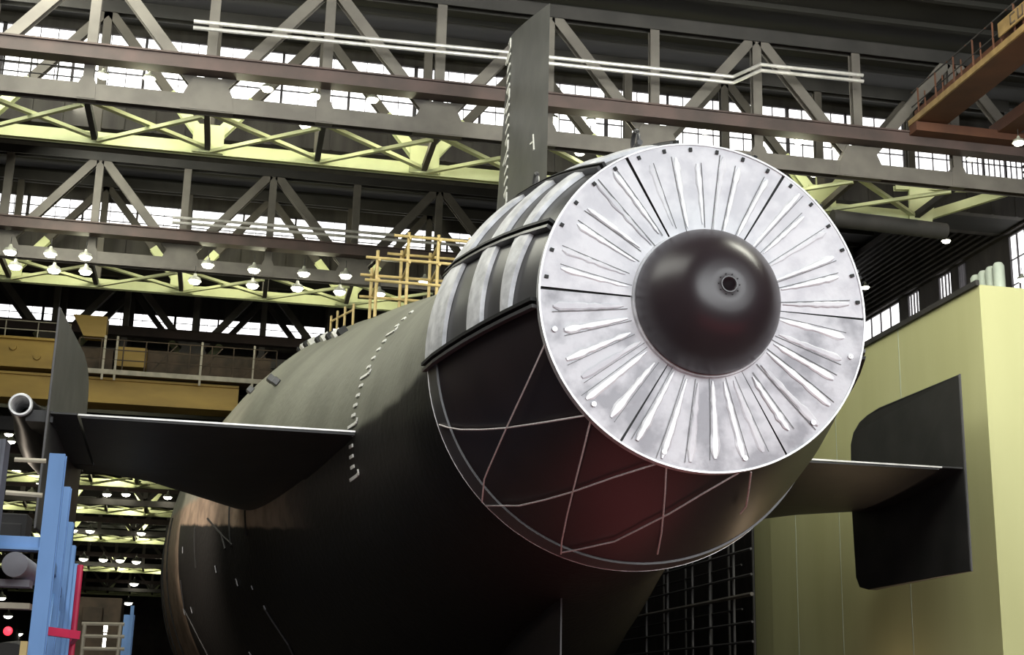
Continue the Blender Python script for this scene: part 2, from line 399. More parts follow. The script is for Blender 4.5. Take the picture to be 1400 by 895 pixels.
# railing on the walkway at upper left
def railing(name, pts, h, n, material, label, r=.025, levels=3, parent=None, group=None):
    mb = MB(); pts = [V(p) for p in pts]
    for a,b in zip(pts, pts[1:]):
        for i in range(n+1): q = a.lerp(b,i/n); mb.tube([q,q+V((0,0,h))], r, 6)
        for k in range(1,levels+1): mb.tube([a+V((0,0,h*k/levels)), b+V((0,0,h*k/levels))], r*.9, 6)
    o = mb.build(name, material, parent)
    if label: tag(o, label, 'railing', group)
    return o
railing('walkway_railing', [(-11.2,36.3,17.5),(-4.9,36.3,17.5)], .85, 9, M['dark'], 'dark thin railing along the nearest truss chord at upper left', .022)

# ------------------------------------------------------------------ submarine
HP = [(21.8,3.12),(22,3.2),(24,3.3),(26,3.42),(28,3.68),(30,4.02),(32,4.42),(34,4.85),(36,5.3),(38,5.72),(40,6.12),(42,6.55),(44,7.0),(46,7.4),(48,7.7),(50,8.0),(52,8.25),(54,8.5),(56,8.75),(58,8.95),(60,9.1),(62,9.2),(70,9.25),(110,9.25),(122,8.6),(130,7.2),(136,4.8),(139,2),(139.5,0.02)]
DP = [(18.12,2.36),(18.5,2.5),(19.2,2.73),(20,2.95),(21,3.17),(21.6,3.28),(22.05,3.34)]
def hit(px, py, prof, lift=.0):
    d = ray(px,py); d = d/d.y; Y = prof[0][0]
    while Y < 90:
        P = CAM+d*Y
        if math.hypot(P.x-AX,P.z-AZ) < interp(prof,Y)+lift and Y <= prof[-1][0]: return P
        Y += .01
    return None
def hpt(Y, deg, lift=0, prof=HP):
    a = math.radians(deg); r = interp(prof,Y)+lift
    return V((AX+r*math.cos(a), Y, AZ+r*math.sin(a)))
sub = thing('submarine', 'huge dark submarine seen from its stern, with finned tail and metal-covered propulsor', 'submarine', (AX, 29.4, FLOOR+.8))
prof = [(Y, interp(HP,Y)) for Y in [21.8+.5*i for i in range(100)]] + [p for p in HP if p[0] > 72]
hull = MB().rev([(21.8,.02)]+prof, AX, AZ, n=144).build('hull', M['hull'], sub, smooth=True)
# seam lines on the brown band
for Y in (39.6,41.6,47.0): MB().tube([hpt(Y, a, .01) for a in (181,183,185,187,189,191)], .035, 5).build('seam_line', M['black'], hull)
MB().tube([hpt(44.6,181,.01),hpt(42.6,187,.01),hpt(42.3,191,.01)],.04,5).build('seam_line', M['black'], hull)
MB().tube([hpt(43.3,185,.01),hpt(41.4,191,.01)],.03,5).build('seam_line', M['black'], hull)
for Y in (56,59,62): MB().tube([hpt(Y, a, .01) for a in range(172,215,3)], .04, 5).build('seam_line', M['black'], hull)
# draught marks ring
dm = MB()
def strip(a, b, w=.07):
    n = (V((a.x-AX,0,a.z-AZ))).normalized(); dm.bar(a+n*.02, b+n*.02, w, .03, n)
for i in range(21):
    deg = 196 - i*3.42 if False else 193.5 - i*3.25
    if i > 18: break
    L = .13
    if i % 5 == 0:
        strip(hpt(29.25,deg-1.6),hpt(29.25,deg-.3)); strip(hpt(29.35,deg),hpt(29.95,deg)); strip(hpt(29.25,deg-.3),hpt(29.4,deg))
    else:
        strip(hpt(29.62-L,deg),hpt(29.62+L,deg))
for q in ((401,483,424,471),(429,468,442,461),(377,500,394,488),(347,520,372,504),(310,563,326,544)):
    a = hit(q[0],q[1],HP); b = hit(q[2],q[3],HP)
    if a and b: strip(a,b,.06)
dm.build('draught_marks', M['mark'], hull)
# anode blocks on the crown and small plates on the flank
for (px,py) in ((345,535),(373,520),(333,520),(380,524)):
    a = hit(px,py,HP)
    if a: 
        n = V((a.x-AX,0,a.z-AZ)).normalized(); mb = MB(); mb.bar(a-V((0,.17,0))+n*.08, a+V((0,.17,0))+n*.08, .22, .2, n); mb.build('block', M['duct_grey'], hull, bevel=.02)
for k,(Y,dg) in enumerate([(39.2+1.0*i+(.5 if i>4 else 0), 127.5-.25*i) for i in range(9)]):
    a = hpt(Y,dg); n = V((a.x-AX,0,a.z-AZ)).normalized(); mb = MB(); mb.bar(a-V((0,.2,0))+n*.05, a+V((0,.2,0))+n*.05, .26, .2, n)
    mb.build('block', M['mark'] if k%2 else M['black'], hull)
for (px,py) in ((250,752),(295,778),(324,796),(262,834),(252,836),(345,803),(362,830),(342,893),(372,848)):
    a = hit(px,py,HP)
    if a:
        n = V((a.x-AX,0,a.z-AZ)).normalized(); s_ = .22 if px < 330 else .12
        MB().bar(a-V((0,s_*.6,0))+n*.01, a+V((0,s_*.6,0))+n*.01, s_, .03, n).build('marking_plate', M['drum'], hull)
for pts in (((248,793),(253,833),(262,850),(285,895)),((362,830),(375,850),(395,880),(402,895))):
    c = [hit(x,y,HP) for x,y in pts]; c = [q+(V((q.x-AX,0,q.z-AZ)).normalized()*.03) for q in c if q]
    MB().tube(c,.025,5).build('flank_cable', M['duct_grey'], hull)

# fins ------------------------------------------------
def airfoil(Ya, Yb, n=14):            # (Y, t) half thickness profile; leading edge at Yb (forward), trailing at Ya
    out = []
    for i in range(n+1):
        s = i/n; x = 1-s                      # x from leading
        x = max(0,min(1,x)); t = .5*(1.4845*math.sqrt(x)-.63*x-1.758*x*x+1.4215*x**3-.5075*x**4)
        out.append((Yb+(Ya-Yb)*x, t))
    return out
def fin(sections, name, material, parent, along='z', cx=0, thick=.16, bevel=0):
    """sections: list of (s, Ytrail, Ylead, thickness) along z or x"""
    mb = MB(); rings = []
    for (s,Ya,Yb,th) in sections:
        pr = airfoil(Ya,Yb); ring = [(Y, t*th) for Y,t in pr] + [(Y,-t*th) for Y,t in pr[::-1][1:-1]]
        if along == 'z': rings.append([(cx+t,Y,s) for Y,t in ring])
        else: rings.append([(s,Y,cx+t) for Y,t in ring])
    n = len(rings[0]); o = 0
    for r in rings: mb.v += r
    for i in range(len(rings)-1):
        for k in range(n): mb.f.append((i*n+k, i*n+(k+1)%n, (i+1)*n+(k+1)%n, (i+1)*n+k))
    mb.f.append(tuple(range(n))); mb.f.append(tuple((len(rings)-1)*n+k for k in range(n)))
    return mb.build(name, material, parent, smooth=True)
# upper rudder, top rises forward
ru = MB()
def rud(name, pts_lo, pts_hi, material, parent, th):
    mb = MB(); rings = []
    for (Ya,za),(Yb,zb) in (pts_lo, pts_hi):
        pr = airfoil(Ya,Yb,16)
        f = lambda Y: za+(zb-za)*(Y-Ya)/(Yb-Ya)
        rings.append([(AX+t*th,Y,f(Y)) for Y,t in pr]+[(AX-t*th,Y,f(Y)) for Y,t in pr[::-1][1:-1]])
    n = len(rings[0]); mb.v = rings[0]+rings[1]
    for k in range(n): mb.f.append((k,(k+1)%n,(k+1)%n+n,k+n))
    mb.f.append(tuple(range(n))[::-1]); mb.f.append(tuple(range(n,2*n)))
    return mb.build(name, material, parent, smooth=True)
upr = rud('upper_rudder', ((28.7,10.4),(35.9,10.4)), ((28.7,17.5),(33.5,18.85)), M['fin'], sub, .62)
low = rud('lower_rudder', ((26.7,4.6),(34.5,4.0)), ((26.6,-1.9),(32.8,-1.9)), M['fin_black'], sub, .62)
MB().bar((AX,26.66,4.6),(AX,26.57,-1.9),.03,.02,V((0,1,0))).build('trailing_strip', M['duct_grey'], low)
rm_ = MB()
z = 18.35; k = 0
while z > 13.4:
    Yc = 32.75; xx = AX-.172
    if k % 5 == 0:
        rm_.bar((xx,Yc-.12,z+.16),(xx,Yc-.12,z-.1),.075,.03,V((1,0,0))); rm_.bar((xx,Yc-.12,z-.1),(xx,Yc+.45,z-.32),.075,.03,V((1,0,0))); rm_.bar((xx,Yc-.12,z+.16),(xx,Yc+.12,z+.1),.04,.03,V((1,0,0)))
    else: rm_.bar((xx,Yc-.15,z),(xx,Yc+.2,z-.1),.085,.03,V((1,0,0)))
    z -= .285; k += 1
xx = AX-.075
p1 = onX(729,184,xx); p2 = onX(730,205,xx); p3 = onX(725,197,xx)
MB().bar(p1,p2,.05,.03,V((1,0,0))).bar(p1.lerp(p2,.45),p3,.04,.03,V((1,0,0))).build('tick_mark', M['mark'], upr)
rm_.build('rudder_marks', M['mark'], upr)

def stabil(sgn):
    S = lambda x: AX + sgn*(10.2-x)      # x measured inboard from the end plate
    mb_sec = [(S(0.05),29.4,35.35,1.0),(S(1.7),29.4,36.6,1.15),(S(3.9),29.4,40.6,1.5),(S(7.0),29.4,43,1.8)]
    def split(nm, rng, material, parent, Z, drop=0):
        mb = MB(); rings = []
        for (x,Ya,Yb,th) in rng:
            pr = airfoil(29.4,Yb,24); pr = [(Y,t) for Y,t in pr if Ya-.01 <= Y]
            if pr[-1][0] > Ya+.02 and Ya > 29.45:
                pass
            rings.append([(x,Y,Z+t*th*.5) for Y,t in pr]+[(x,Y,Z-t*th*.75) for Y,t in pr[::-1]])
        n = min(len(r) for r in rings)
        return rings
    fix = MB(); secs = mb_sec
    def ring(x,Y0,Y1,Yl,th,Z=7.3,n=14):
        def T(Y):
            q = max(0,min(1,(Yl-Y)/(Yl-29.4))); return .5*(1.4845*math.sqrt(q)-.63*q-1.758*q*q+1.4215*q**3-.5075*q**4)+.012
        ys = [Y0+(Y1-Y0)*(1-(1-i/n)**1.6) for i in range(n+1)]
        return [(x,Y,Z+T(Y)*th*.35) for Y in ys]+[(x,Y,Z-T(Y)*th*1.55) for Y in ys[::-1]]
    def loft(rs, name, material, parent):
        mb = MB(); n = len(rs[0])
        for r in rs: mb.v += r
        for i in range(len(rs)-1):
            for k in range(n): mb.f.append((i*n+k,i*n+(k+1)%n,(i+1)*n+(k+1)%n,(i+1)*n+k))
        mb.f.append(tuple(range(n))); mb.f.append(tuple((len(rs)-1)*n+k for k in range(n)))
        return mb.build(name, material, parent, smooth=True)
    st = loft([ring(x,33.55,Yl,Yl,th) for x,_,Yl,th in secs], 'stabilizer', M['fin_black'], sub)
    loft([ring(secs[0][0],29.42,33.5,35.35,1.0), ring(S(.58),29.42,33.5,35.7,1.03)], 'tip_section', M['fin_black'], st)
    el = loft([ring(S(.66),29.4,33.4,35.75,1.03,7.24), ring(S(1.7),29.4,33.4,36.6,1.15,7.24), ring(S(3.9),29.4,33.4,40.6,1.5,7.24), ring(S(6.3),29.4,33.4,42.6,1.7,7.24)], 'elevator', M['fin_black'], st)
    MB().bar((S(.6),29.38,7.27),(S(6.3),29.38,7.27),.03,.035).build('trailing_strip', M['pipe'], st)
    # end plate
    X = AX+sgn*10.2
    poly = [(29.4,9.52),(33.4,9.52),(34.1,9.46),(34.6,9.36),(35.0,9.15),(35.2,8.85),(35.3,7.2),(35.2,5.25),(35.0,4.98),(34.5,4.88),(29.4,4.92)]
    inn = MB().prism([(X-.14*1,Y,z) for Y,z in poly],(.28,0,0))
    # taper the trailing edge
    inn.v = [((X if False else X+(x-X)*(.2+.8*min(1,(y-29.4)/1.6))), y, z) for x,y,z in inn.v]
    ep = inn.build('end_plate', M['fin'] if sgn < 0 else M['fin_black'], sub, bevel=.03)
    MB().bar((X,29.385,4.92),(X,29.385,9.52),.035,.02,V((0,1,0))).build('trailing_strip', M['duct_grey'], ep)
    return st
stabil(-1); stabil(1)
# towed cable tube on the outer side of the left end plate
tp = onY(28,553,29.4)
tb = MB().rev([(29.4,.245),(29.35,.225),(29.35,.19),(29.4,.175),(30.6,.175)],tp.x,tp.z,n=32).build('tube_mouth', M['bolt_white'], sub, smooth=True)
MB().rev([(29.42,.235),(30.6,.30),(32,.48),(34,.62),(36.5,.58),(38,.35),(38.8,.02)],tp.x,tp.z,n=32).build('tube_fairing', M['fin_black'], sub, smooth=True)
MB().box(tp.x+.1,-3.85,29.6,36.2,7.12,7.36).build('tube_pylon', M['fin_black'], sub)

# duct ------------------------------------------------
duct = MB().rev(DP+[(22.2,3.3),(22.2,3.0),(18.3,2.0),(18.1,2.0)], AX, AZ, n=144, close=True).build('propulsor_duct', M['duct_black'], sub, smooth=True)
dprof = lambda y0,y1,l: [(y0+(y1-y0)*i/6, interp(DP,y0+(y1-y0)*i/6)+l) for i in range(7)]
# forward collar ring round the lower half
cl = dprof(21.62,22.12,.035); cl2 = [(y,r-.05) for y,r in cl[::-1]]
MB().rev(cl+cl2, AX, AZ, 184, 347, 90, close=True).build('collar', M['duct_grey'], duct, smooth=True)
lo = dprof(22.0,22.14,.05)
MB().rev([(22.10,3.385),(22.12,3.385),(22.12,3.2),(22.10,3.2)],AX,AZ,n=120,close=True).build('edge_wire', M['pipe'], duct)
RAILS = [-12.5,15.5,43.5,71.5,99.5,127.5,155.5,183.5]
for a,b in zip(RAILS, RAILS[1:]):
    # satin grey panel
    pn = dprof(18.2,22.08,.018)
    MB().rev(pn+[(y,r-.04) for y,r in pn[::-1]], AX, AZ, a+.3, b-.3, 22, close=True).build('panel', M['duct_grey'], duct, smooth=True)
    # three sheet strips per sector, wider towards the crown
    for (yc,w0,w1,dy) in ((21.9,.72,.80,0),(19.9,.46,.52,.05),(18.93,.20,.46,-.06)):
        mb = MB(); n = 20
        crown = 90
        fa = (b if b > 95 else a)       # foot side
        for i in range(n+1):
            t = i/n; ang = a+.8+(b-a-1.6)*t
            u = (b-ang)/(b-a) if b > 95 else (ang-a)/(b-a)
            w = w0+(w1-w0)*u; c = yc+dy*u*1.2
            if yc > 21.5: y1 = 22.1; y0 = y1-w*1.3
            else: y0, y1 = c-w/2, c+w/2
            for y,l in ((y0,.02),(y0,.085),((y0+y1)/2,.11),(y1,.085),(y1,.02)):
                r = interp(DP,y)+l; q = math.radians(ang); mb.v.append((AX+r*math.cos(q),y,AZ+r*math.sin(q)))
        for i in range(n):
            for k in range(5): mb.f.append((i*5+k,(i+1)*5+k,(i+1)*5+(k+1)%5,i*5+(k+1)%5))
        mb.f.append(tuple(range(5))); mb.f.append(tuple(n*5+k for k in range(5)))
        mb.build('sheet_strip', M['white_strip'], duct, smooth=True)
for a in RAILS:
    q = math.radians(a); t = V((-math.sin(q),0,math.cos(q)))
    pts = [V((AX+r*math.cos(q),y,AZ+r*math.sin(q))) for y,r in dprof(18.15,22.2,.07)]
    for off,h in ((-.05,.13),(.05,.10)):
        mb = MB()
        for p,p2 in zip(pts,pts[1:]): mb.bar(p+t*off,p2+t*off,.05,h,V((math.cos(q),0,math.sin(q))))
        mb.build('rail', M['black'] if off<0 else M['duct_grey'], duct)
# lifting shackles
for Y,a in ((22.0,118.5),(19.2,104)):
    c = hpt(Y,a,.12,DP); mb = MB()
    pts = [c+V((0, .16*math.cos(s), .06+.2*math.sin(s))) for s in [PI*i/8 for i in range(-1,10)]]
    mb.tube(pts,.035,8); mb.tube([c+V((0,-.25,-.02)),c+V((0,.25,-.02))],.045,8)
    mb.build('lifting_shackle', M['duct_grey'], duct, smooth=True)

# round metal cover over the duct mouth ------------------------------------------------
CY = 18.06
MB().rev([(CY+.03,1.0),(CY+.03,2.38),(CY+.1,2.38),(CY+.1,1.0)],AX,AZ,n=120,close=True).build('cover_backing', M['black'], sub)
for s in range(6):
    a0 = 60*s-1.44+.0; a0 = 60*s - 1.0
    gap = .45
    mb = MB(); n = 24; rings = []
    radii = [1.0,1.35,1.7,2.05,2.3,2.385,2.40]
    for i in range(n+1):
        ang = math.radians(a0+gap+(60-2*gap)*i/n)
        for j,r in enumerate(radii):
            y = CY - .02*(i/n) + (.012 if j == 6 else 0)
            mb.v.append((AX+r*math.cos(ang),y,AZ+r*math.sin(ang)))
        mb.v.append((AX+2.40*math.cos(ang),CY+.09,AZ+2.40*math.sin(ang)))
    w = len(radii)+1
    for i in range(n):
        for j in range(w-1): mb.f.append((i*w+j,i*w+j+1,(i+1)*w+j+1,(i+1)*w+j))
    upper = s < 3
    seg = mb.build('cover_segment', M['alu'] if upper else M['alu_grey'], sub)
    seg['label'] = 'bright metal cover segment' if upper else 'worn grey metal cover segment'
    rnd = random.Random(s+3)
    offs = [6,15.5,25,34,43.5,53]
    for oi,of in enumerate(offs):
        ang = math.radians(a0+of+rnd.uniform(-1.5,1.5)); r0 = 1.12+rnd.uniform(-.02,.1); r1 = 2.30+rnd.uniform(-.22,.04)
        sk = rnd.uniform(-.05,.05); rb_ = MB(); m_ = 12
        for i in range(m_+1):
            t = i/m_; r = r0+(r1-r0)*t; aa = ang+sk*(t-.5)*.6
            hw = (.022+.03*t)*(1 if upper else 1.35)*rnd.uniform(.65,1.25)*min(1,.35+6*t,.35+7*(1-t))
            e = V((math.cos(aa),0,math.sin(aa))); tn = V((-math.sin(aa),0,math.cos(aa)))
            b_ = V((AX,CY-.02,AZ))+e*r
            for o_,h_ in ((-hw,0),(-hw*.55,.013),(hw*.55,.013),(hw,0)): rb_.v.append(tuple(b_+tn*o_+V((0,-h_,0))))
        for i in range(m_):
            for k in range(3): rb_.f.append((i*4+k,i*4+k+1,(i+1)*4+k+1,(i+1)*4+k))
        rb_.f.append((0,1,2,3)); rb_.f.append((m_*4,m_*4+1,m_*4+2,m_*4+3))
        rb_.build('rib', M['alu_hi'] if (oi+s)%3 else M['alu'], seg)
        ck = MB(); sd = rnd.choice((-1,1))
        for i in range(6):
            q0, q1 = i/6, (i+1)/6; pp = []
            for t in (q0,q1):
                r = r0-.05+(r1-r0+.07)*t; aa = ang+sk*(t-.5)*.6; e = V((math.cos(aa),0,math.sin(aa))); tn = V((-math.sin(aa),0,math.cos(aa)))
                pp.append(V((AX,CY-.021,AZ))+e*r+tn*sd*(.03+.028*t)*(1 if upper else 1.35))
            ck.bar(pp[0],pp[1],.009,.006,V((0,1,0)))
        ck.build('crease_shade', M['duct_grey'], seg)  # dark line beside each rib: its shaded edge put in as colour
    if upper:
        for k in range(6):
            ang = math.radians(a0+1+5+10*k); e = V((math.cos(ang),0,math.sin(ang)))
            c = V((AX,CY-.03,AZ))+e*2.31; MB().bar(c-e*.028,c+e*.028,.045,.03,V((0,1,0))).build('bolt', M['black'], seg)
    else:
        for k in (15,45):
            ang = math.radians(a0+k); e = V((math.cos(ang),0,math.sin(ang))); c = V((AX,CY,AZ))+e*2.24
            MB().tube([c,c+V((0,-.05,0))],.036,12).tube([c,c+V((0,-.06,0))],.014,8).build('bolt', M['bolt_white'], seg)
MB().rev([(CY-.03,2.385),(CY-.03,2.41),(CY+.12,2.41),(CY+.12,2.385)],AX,AZ,n=144,close=True).build('cover_rim', M['bolt_white'], sub)
MB().rev([(CY-.06,1.0),(CY-.06,1.07),(CY+.02,1.09),(CY+.02,1.0)],AX,AZ,n=96,close=True).build('cover_inner_ring', M['white_strip'], sub)
hp = [(CY+.05,1.0),(CY-.02,1.035),(CY-.12,1.045),(CY-.26,1.025),(CY-.40,.975),(CY-.54,.90),(CY-.68,.80),(CY-.79,.70),(CY-.88,.60),(CY-.935,.50),(CY-.962,.42),(CY-.975,.36),(CY-.99,.25),(CY-1.0,.10),(CY-.99,.085),(CY-.7,.08),(CY-.7,.0)]
hub = MB().rev(hp,AX,AZ,n=96).build('hub_cap', M['hub'], sub)
for p in hub.data.polygons: p.use_smooth = True
mb = MB()
for k in range(10):
    a = 2*PI*k/10; e = V((math.cos(a),0,math.sin(a))); c = V((AX,CY-.998,AZ))+e*.145
    mb.tube([c,c+V((0,-.012,0))],.010,6)
mb.build('nut_ring', M['black'], hub)
MB().rev([(CY-.999,.095),(CY-1.012,.1),(CY-1.012,.115),(CY-.999,.12)],AX,AZ,n=40).build('bore_ring', M['duct_grey'], hub)

# ropes over the lower duct ------------------------------------------------
ropes = [([(745,470),(720,525),(693,583),(668,640),(662,655),(659,686)],'steep white rope from the cover edge down the left side of the duct'),
 ([(597,579),(612,584),(630,587),(660,587),(690,585),(745,577),(805,567)],'nearly level white rope across the left side of the duct'),
 ([(808,572),(795,625),(783,672),(775,705),(768,740),(767,757)],'white rope hanging down left of the duct centre'),
 ([(664,691),(710,691),(745,683),(783,672),(840,652),(900,633)],'long white rope rising right across the lower duct'),
 ([(911,637),(909,675),(907,700),(904,730),(899,757)],'short white rope hanging down near the duct centre'),
 ([(768,755),(790,751),(840,740),(870,725),(915,702),(960,675),(1010,646)],'lowest white rope rising right under the duct'),
 ([(1027,645),(1023,675),(1020,692),(1012,702)],'short rope at the right underside of the duct')]
for pts,lab in ropes:
    dense = []
    for a,b in zip(pts,pts[1:]):
        for i in range(4): dense.append((a[0]+(b[0]-a[0])*i/4, a[1]+(b[1]-a[1])*i/4))
    dense.append(pts[-1]); c = []
    for x,y in dense:
        q = hit(x,y,DP,.06)
        if q: c.append(q)
    if len(c) > 2: tag(MB().tube(c,.0135,6).build('rope', M['rope'], smooth=True), lab, 'rope', 'white ropes lashed over the lower duct')

# keel blocks under the hull
for i,Y in enumerate((66,80,94,108)):
    mb = MB().box(AX-1.6,AX+1.6,Y-.7,Y+.7,FLOOR,AZ-9.25); mb.box(AX-2.2,AX+2.2,Y-1,Y+1,FLOOR,FLOOR+.35)
    tag(mb.build('keel_block', M['rust']), 'dark timber keel block under the hull, %s from the stern' % ORD[i], 'keel block', 'keel blocks under the hull')

# ------------------------------------------------------------------ yellow green booth at right
bt = thing('shelter_block', 'large pale yellow green flat-sided block filling the right side behind the tail fin', 'block', (24,38,FLOOR))
BX, B0, B1, BT = 18.0, 30.92, 47.3, 12.3
MB().prism([(BX,B0,FLOOR),(30,B0,FLOOR),(30,B1,FLOOR),(BX+.12,B1,FLOOR),(BX,45.4,FLOOR)],(0,0,BT-FLOOR)).build('body', M['box'], bt)
sb = MB()
for Y in (35.4,39.8,43.2): sb.box(BX-.008,BX,Y,Y+.02,FLOOR,BT)
sb.build('panel_seam', M['palegreen'], bt)
eg = MB(); eg.bar((BX-.04,B0,BT+.05),(BX-.04,B1,BT+.05),.1,.14); eg.build('top_edge', M['dark'], bt)
rl = MB()
for i in range(9):
    Y = B0+.4+i*2.0; rl.tube([(BX+.3,Y,BT),(BX+.3,Y,BT+1.2)],.03,6)
for h in (.55,): rl.tube([(BX+.3,B0+.2,BT+h),(BX+.3,B1,BT+h)],.03,6)
railing('roof_railing', [(20.4,31.2,BT),(29,31.2,BT)], 1.3, 4, M['dark'], None, .03, 2, bt)
# pale ribbed tanks standing on the block roof
for i in range(4):
    a = onX(1334+i*10.5, 372, 18.9); b = onX(1334+i*10.5, 372, 19.0)
    Y = a.y; mb = MB().tube([(18.9,Y,BT),(18.9,Y,BT+.74),(18.9,Y,BT+.82)],[.15,.15,.1],14)
    tag(mb.build('pale_canister', M['palegreen'], smooth=True), 'pale green upright canister on the block roof, %s from the left' % ORD[i], 'canister', 'pale canisters on the block roof')

# ------------------------------------------------------------------ scaffolding between hull and block
sc = thing('pipe_scaffold', 'dark pipe scaffolding grid below the duct, between hull and yellow green block', 'scaffold', (16.8,44,FLOOR))
SX = 16.8
for px in (884,913,947,971,1004):
    q = onX(px,840,SX); MB().tube([(SX,q.y,FLOOR),(SX,q.y,9.4)],.045,6).build('standard', M['duct_grey'], sc)
    MB().tube([(SX+.9,q.y+.5,FLOOR),(SX+.9,q.y+.5,9.4)],.045,6).build('standard', M['dark'], sc)
for y in (750,785,812,850,877):
    q = onX(1028,y,SX); MB().tube([(SX-.06,44.0,q.z),(SX-.06,62,q.z)],.045 if y != 812 else .07,6).build('ledger', M['steel_front'] if y==812 else M['duct_grey'], sc)
for y in (768,830):
    q = onX(1028,y,SX+.9); MB().tube([(SX+.9,47.5,q.z),(SX+.9,62,q.z)],.04,6).build('ledger', M['dark'], sc)
mb = MB(); rr = random.Random(5)
pts = []
for i in range(40):
    t = i/39; Y = 44.7+t*13; pts.append((SX-.15+rr.uniform(-.06,.06),Y,8.35+rr.uniform(-.12,.12)))
mb.tube(pts,[.08+rr.uniform(0,.1) for _ in pts],7)
tag(mb.build('plastic_roll', M['plastic']), 'crumpled grey plastic sheet roll lying along the scaffold under the duct', 'plastic sheet')

# ------------------------------------------------------------------ yellow scaffold on the hull crown
ys = thing('crown_scaffold', 'yellow pipe scaffold standing on top of the hull left of the upper rudder', 'scaffold', (5.3,40.5,13.2))
xs = [3.55,4.45,5.35,6.3,7.4]
for j,Y in enumerate((39.6,41.4)):
    for i,x in enumerate(xs):
        zb_ = AZ+math.sqrt(max(0,interp(HP,Y)**2-(x-AX)**2))
        top = 14.7 if i == 0 else 15.35
        MB().tube([(x,Y,zb_),(x,Y,top)],.05,7).build('standard', M['scaf'], ys)
    for z,x0 in ((13.75,3.2),(14.45,3.2),(15.2,4.0)): MB().tube([(x0,Y-.06,z),(7.7,Y-.06,z)],.045,7).build('ledger', M['scaf'], ys)
for x in xs:
    for z in (14.4,15.15 if x>4 else 13.8): MB().tube([(x+.05,39.5,z),(x+.05,41.6,z)],.045,7).build('transom', M['scaf'], ys)
# small rail going forward along the crown
mb = MB()
for Y in (42.5,44,45.5,47):
    p = hpt(Y,118); mb.tube([p,p+V((0,0,.7))],.04,6)
mb.tube([hpt(42.5,118)+V((0,0,.5)),hpt(47,118)+V((0,0,.5))],.035,6)
mb.build('guard_rail', M['scaf'], ys)

# ------------------------------------------------------------------ yellow bridge crane
cr = thing('bridge_crane', 'yellow overhead bridge crane with railed walkway behind the left tail fin', 'crane', (-10,60,15))
MB().box(-18,-.3,60,61.2,13.72,14.62).box(-18,-.3,59.85,61.35,14.62,14.72).box(-18,-.3,59.85,61.35,13.62,13.72).build('lower_girder', M['yellow'], cr)
MB().box(-18,-7.5,59.9,61.2,14.98,16.15).box(-18,-7.5,59.7,61.3,16.1,16.2).box(-18,-7.5,59.75,61.3,14.9,14.98).build('upper_girder', M['yellow'], cr)
MB().box(-5.6,-4.3,60.3,61.2,15.35,16.2).build('cab_panel', M['yellow'], cr)
MB().box(-7.4,-5.7,60.5,61.2,14.9,16.1).box(-4.3,1.0,61.0,61.2,14.9,16.3).build('rear_panel', M['rust'], cr)
MB().box(-7.0,1.2,59.3,60.9,14.78,14.9).build('walkway', M['rust'], cr)
MB().box(-7.0,1.2,59.25,59.33,14.74,14.94).build('kick_plate', M['beige'], cr)
railing('guard_rail', [(-7.0,59.3,14.94),(1.2,59.3,14.94)], 1.3, 9, M['rust'], None, .03, 3, cr)
railing('guard_rail', [(-18,60,16.2),(-7.5,60,16.2)], .75, 8, M['beige'], None, .03, 2, cr)
for x in (-6.0,-5.5,.2,-2.0): MB().box(x,x+.09,59.28,59.36,14.5,16.4).build('post', M['beige'], cr)
MB().prism([(-7.4,59.6,17.3),(-6.0,59.6,17.3),(-6.0,59.6,16.4),(-6.9,59.6,16.4)],(0,.8,0)).build('hoist_housing', M['yellow'], cr)
for k in range(3): MB().bar((-4+k*1.9,59.4,15.0),(-3.0+k*1.9,59.4,16.2),.06,.05).build('brace', M['rust'], cr)
for i in range(2):
    MB().tube([(-9.7+i*1.0,59.9,15.75-.35*i),(-9.7+i*1.0,59.75,15.75-.35*i)],.14,12).build('port', M['yellow'], cr)
# dark runway pipes under the crane
tag(MB().box(-18,1,62.5,63.0,12.7,13.3).build('runway_beam', M['dark']), 'dark beam running just below the yellow crane girder', 'beam')

# ------------------------------------------------------------------ orange gantry top right
og = thing('orange_gantry', 'orange brown overhead gantry with railing in the upper right corner', 'crane', (20,31,18.6))
GZ = 18.6
MB().box(18.72,19.72,20,35.45,GZ,GZ+.12).box(18.9,19.5,20,35.45,GZ+.12,GZ+.5).build('walkway_girder', M['orange'], og)
MB().box(18.68,18.74,20,35.45,GZ-.02,GZ+.16).build('edge_strip', M['sign'], og)
MB().box(21.3,21.95,20,35.45,GZ-.1,GZ+.25).build('side_beam', M['orange'], og)
MB().box(18.7,22.3,35.0,35.45,GZ-.3,GZ-.02).build('end_beam', M['orange'], og)
for i in range(9):
    Y = 34.9-i*1.05
    mb = MB().tube([(18.75,Y,GZ+.1),(18.75,Y,GZ+1.0),(18.75,Y+.35,GZ+1.0)],.03,6).tube([(18.78,Y-.35,GZ+.1),(18.78,Y-.35,GZ+.75)],.025,6)
    mb.build('rail_post', M['orange'], og)
MB().tube([(18.75,35.3,GZ+1.0),(18.75,20,GZ+1.0)],.025,6).tube([(18.75,35.3,GZ+.55),(18.75,20,GZ+.55)],.02,6).build('hand_rail', M['dark'], og)
s0 = MB().box(18.60,18.64,23,30.2,GZ+.28,GZ+.68).build('notice_board', M['sign'], og)
# worn dark lettering on the board (strokes too small to read)
gl = MB(); Y = 29.6; rr = random.Random(2)
while Y > 23.3:
    gl.box(18.585,18.60,Y-.05,Y,GZ+.33,GZ+.63)
    if rr.random() < .75: gl.box(18.585,18.60,Y-.26,Y-.21,GZ+.33,GZ+.63)
    z = rr.choice((.33,.46,.58)); gl.box(18.585,18.60,Y-.24,Y-.02,GZ+z,GZ+z+.05)
    if rr.random() < .6: gl.box(18.585,18.60,Y-.24,Y-.02,GZ+.58,GZ+.63)
    Y -= .36
gl.build('lettering', M['rust'], s0)
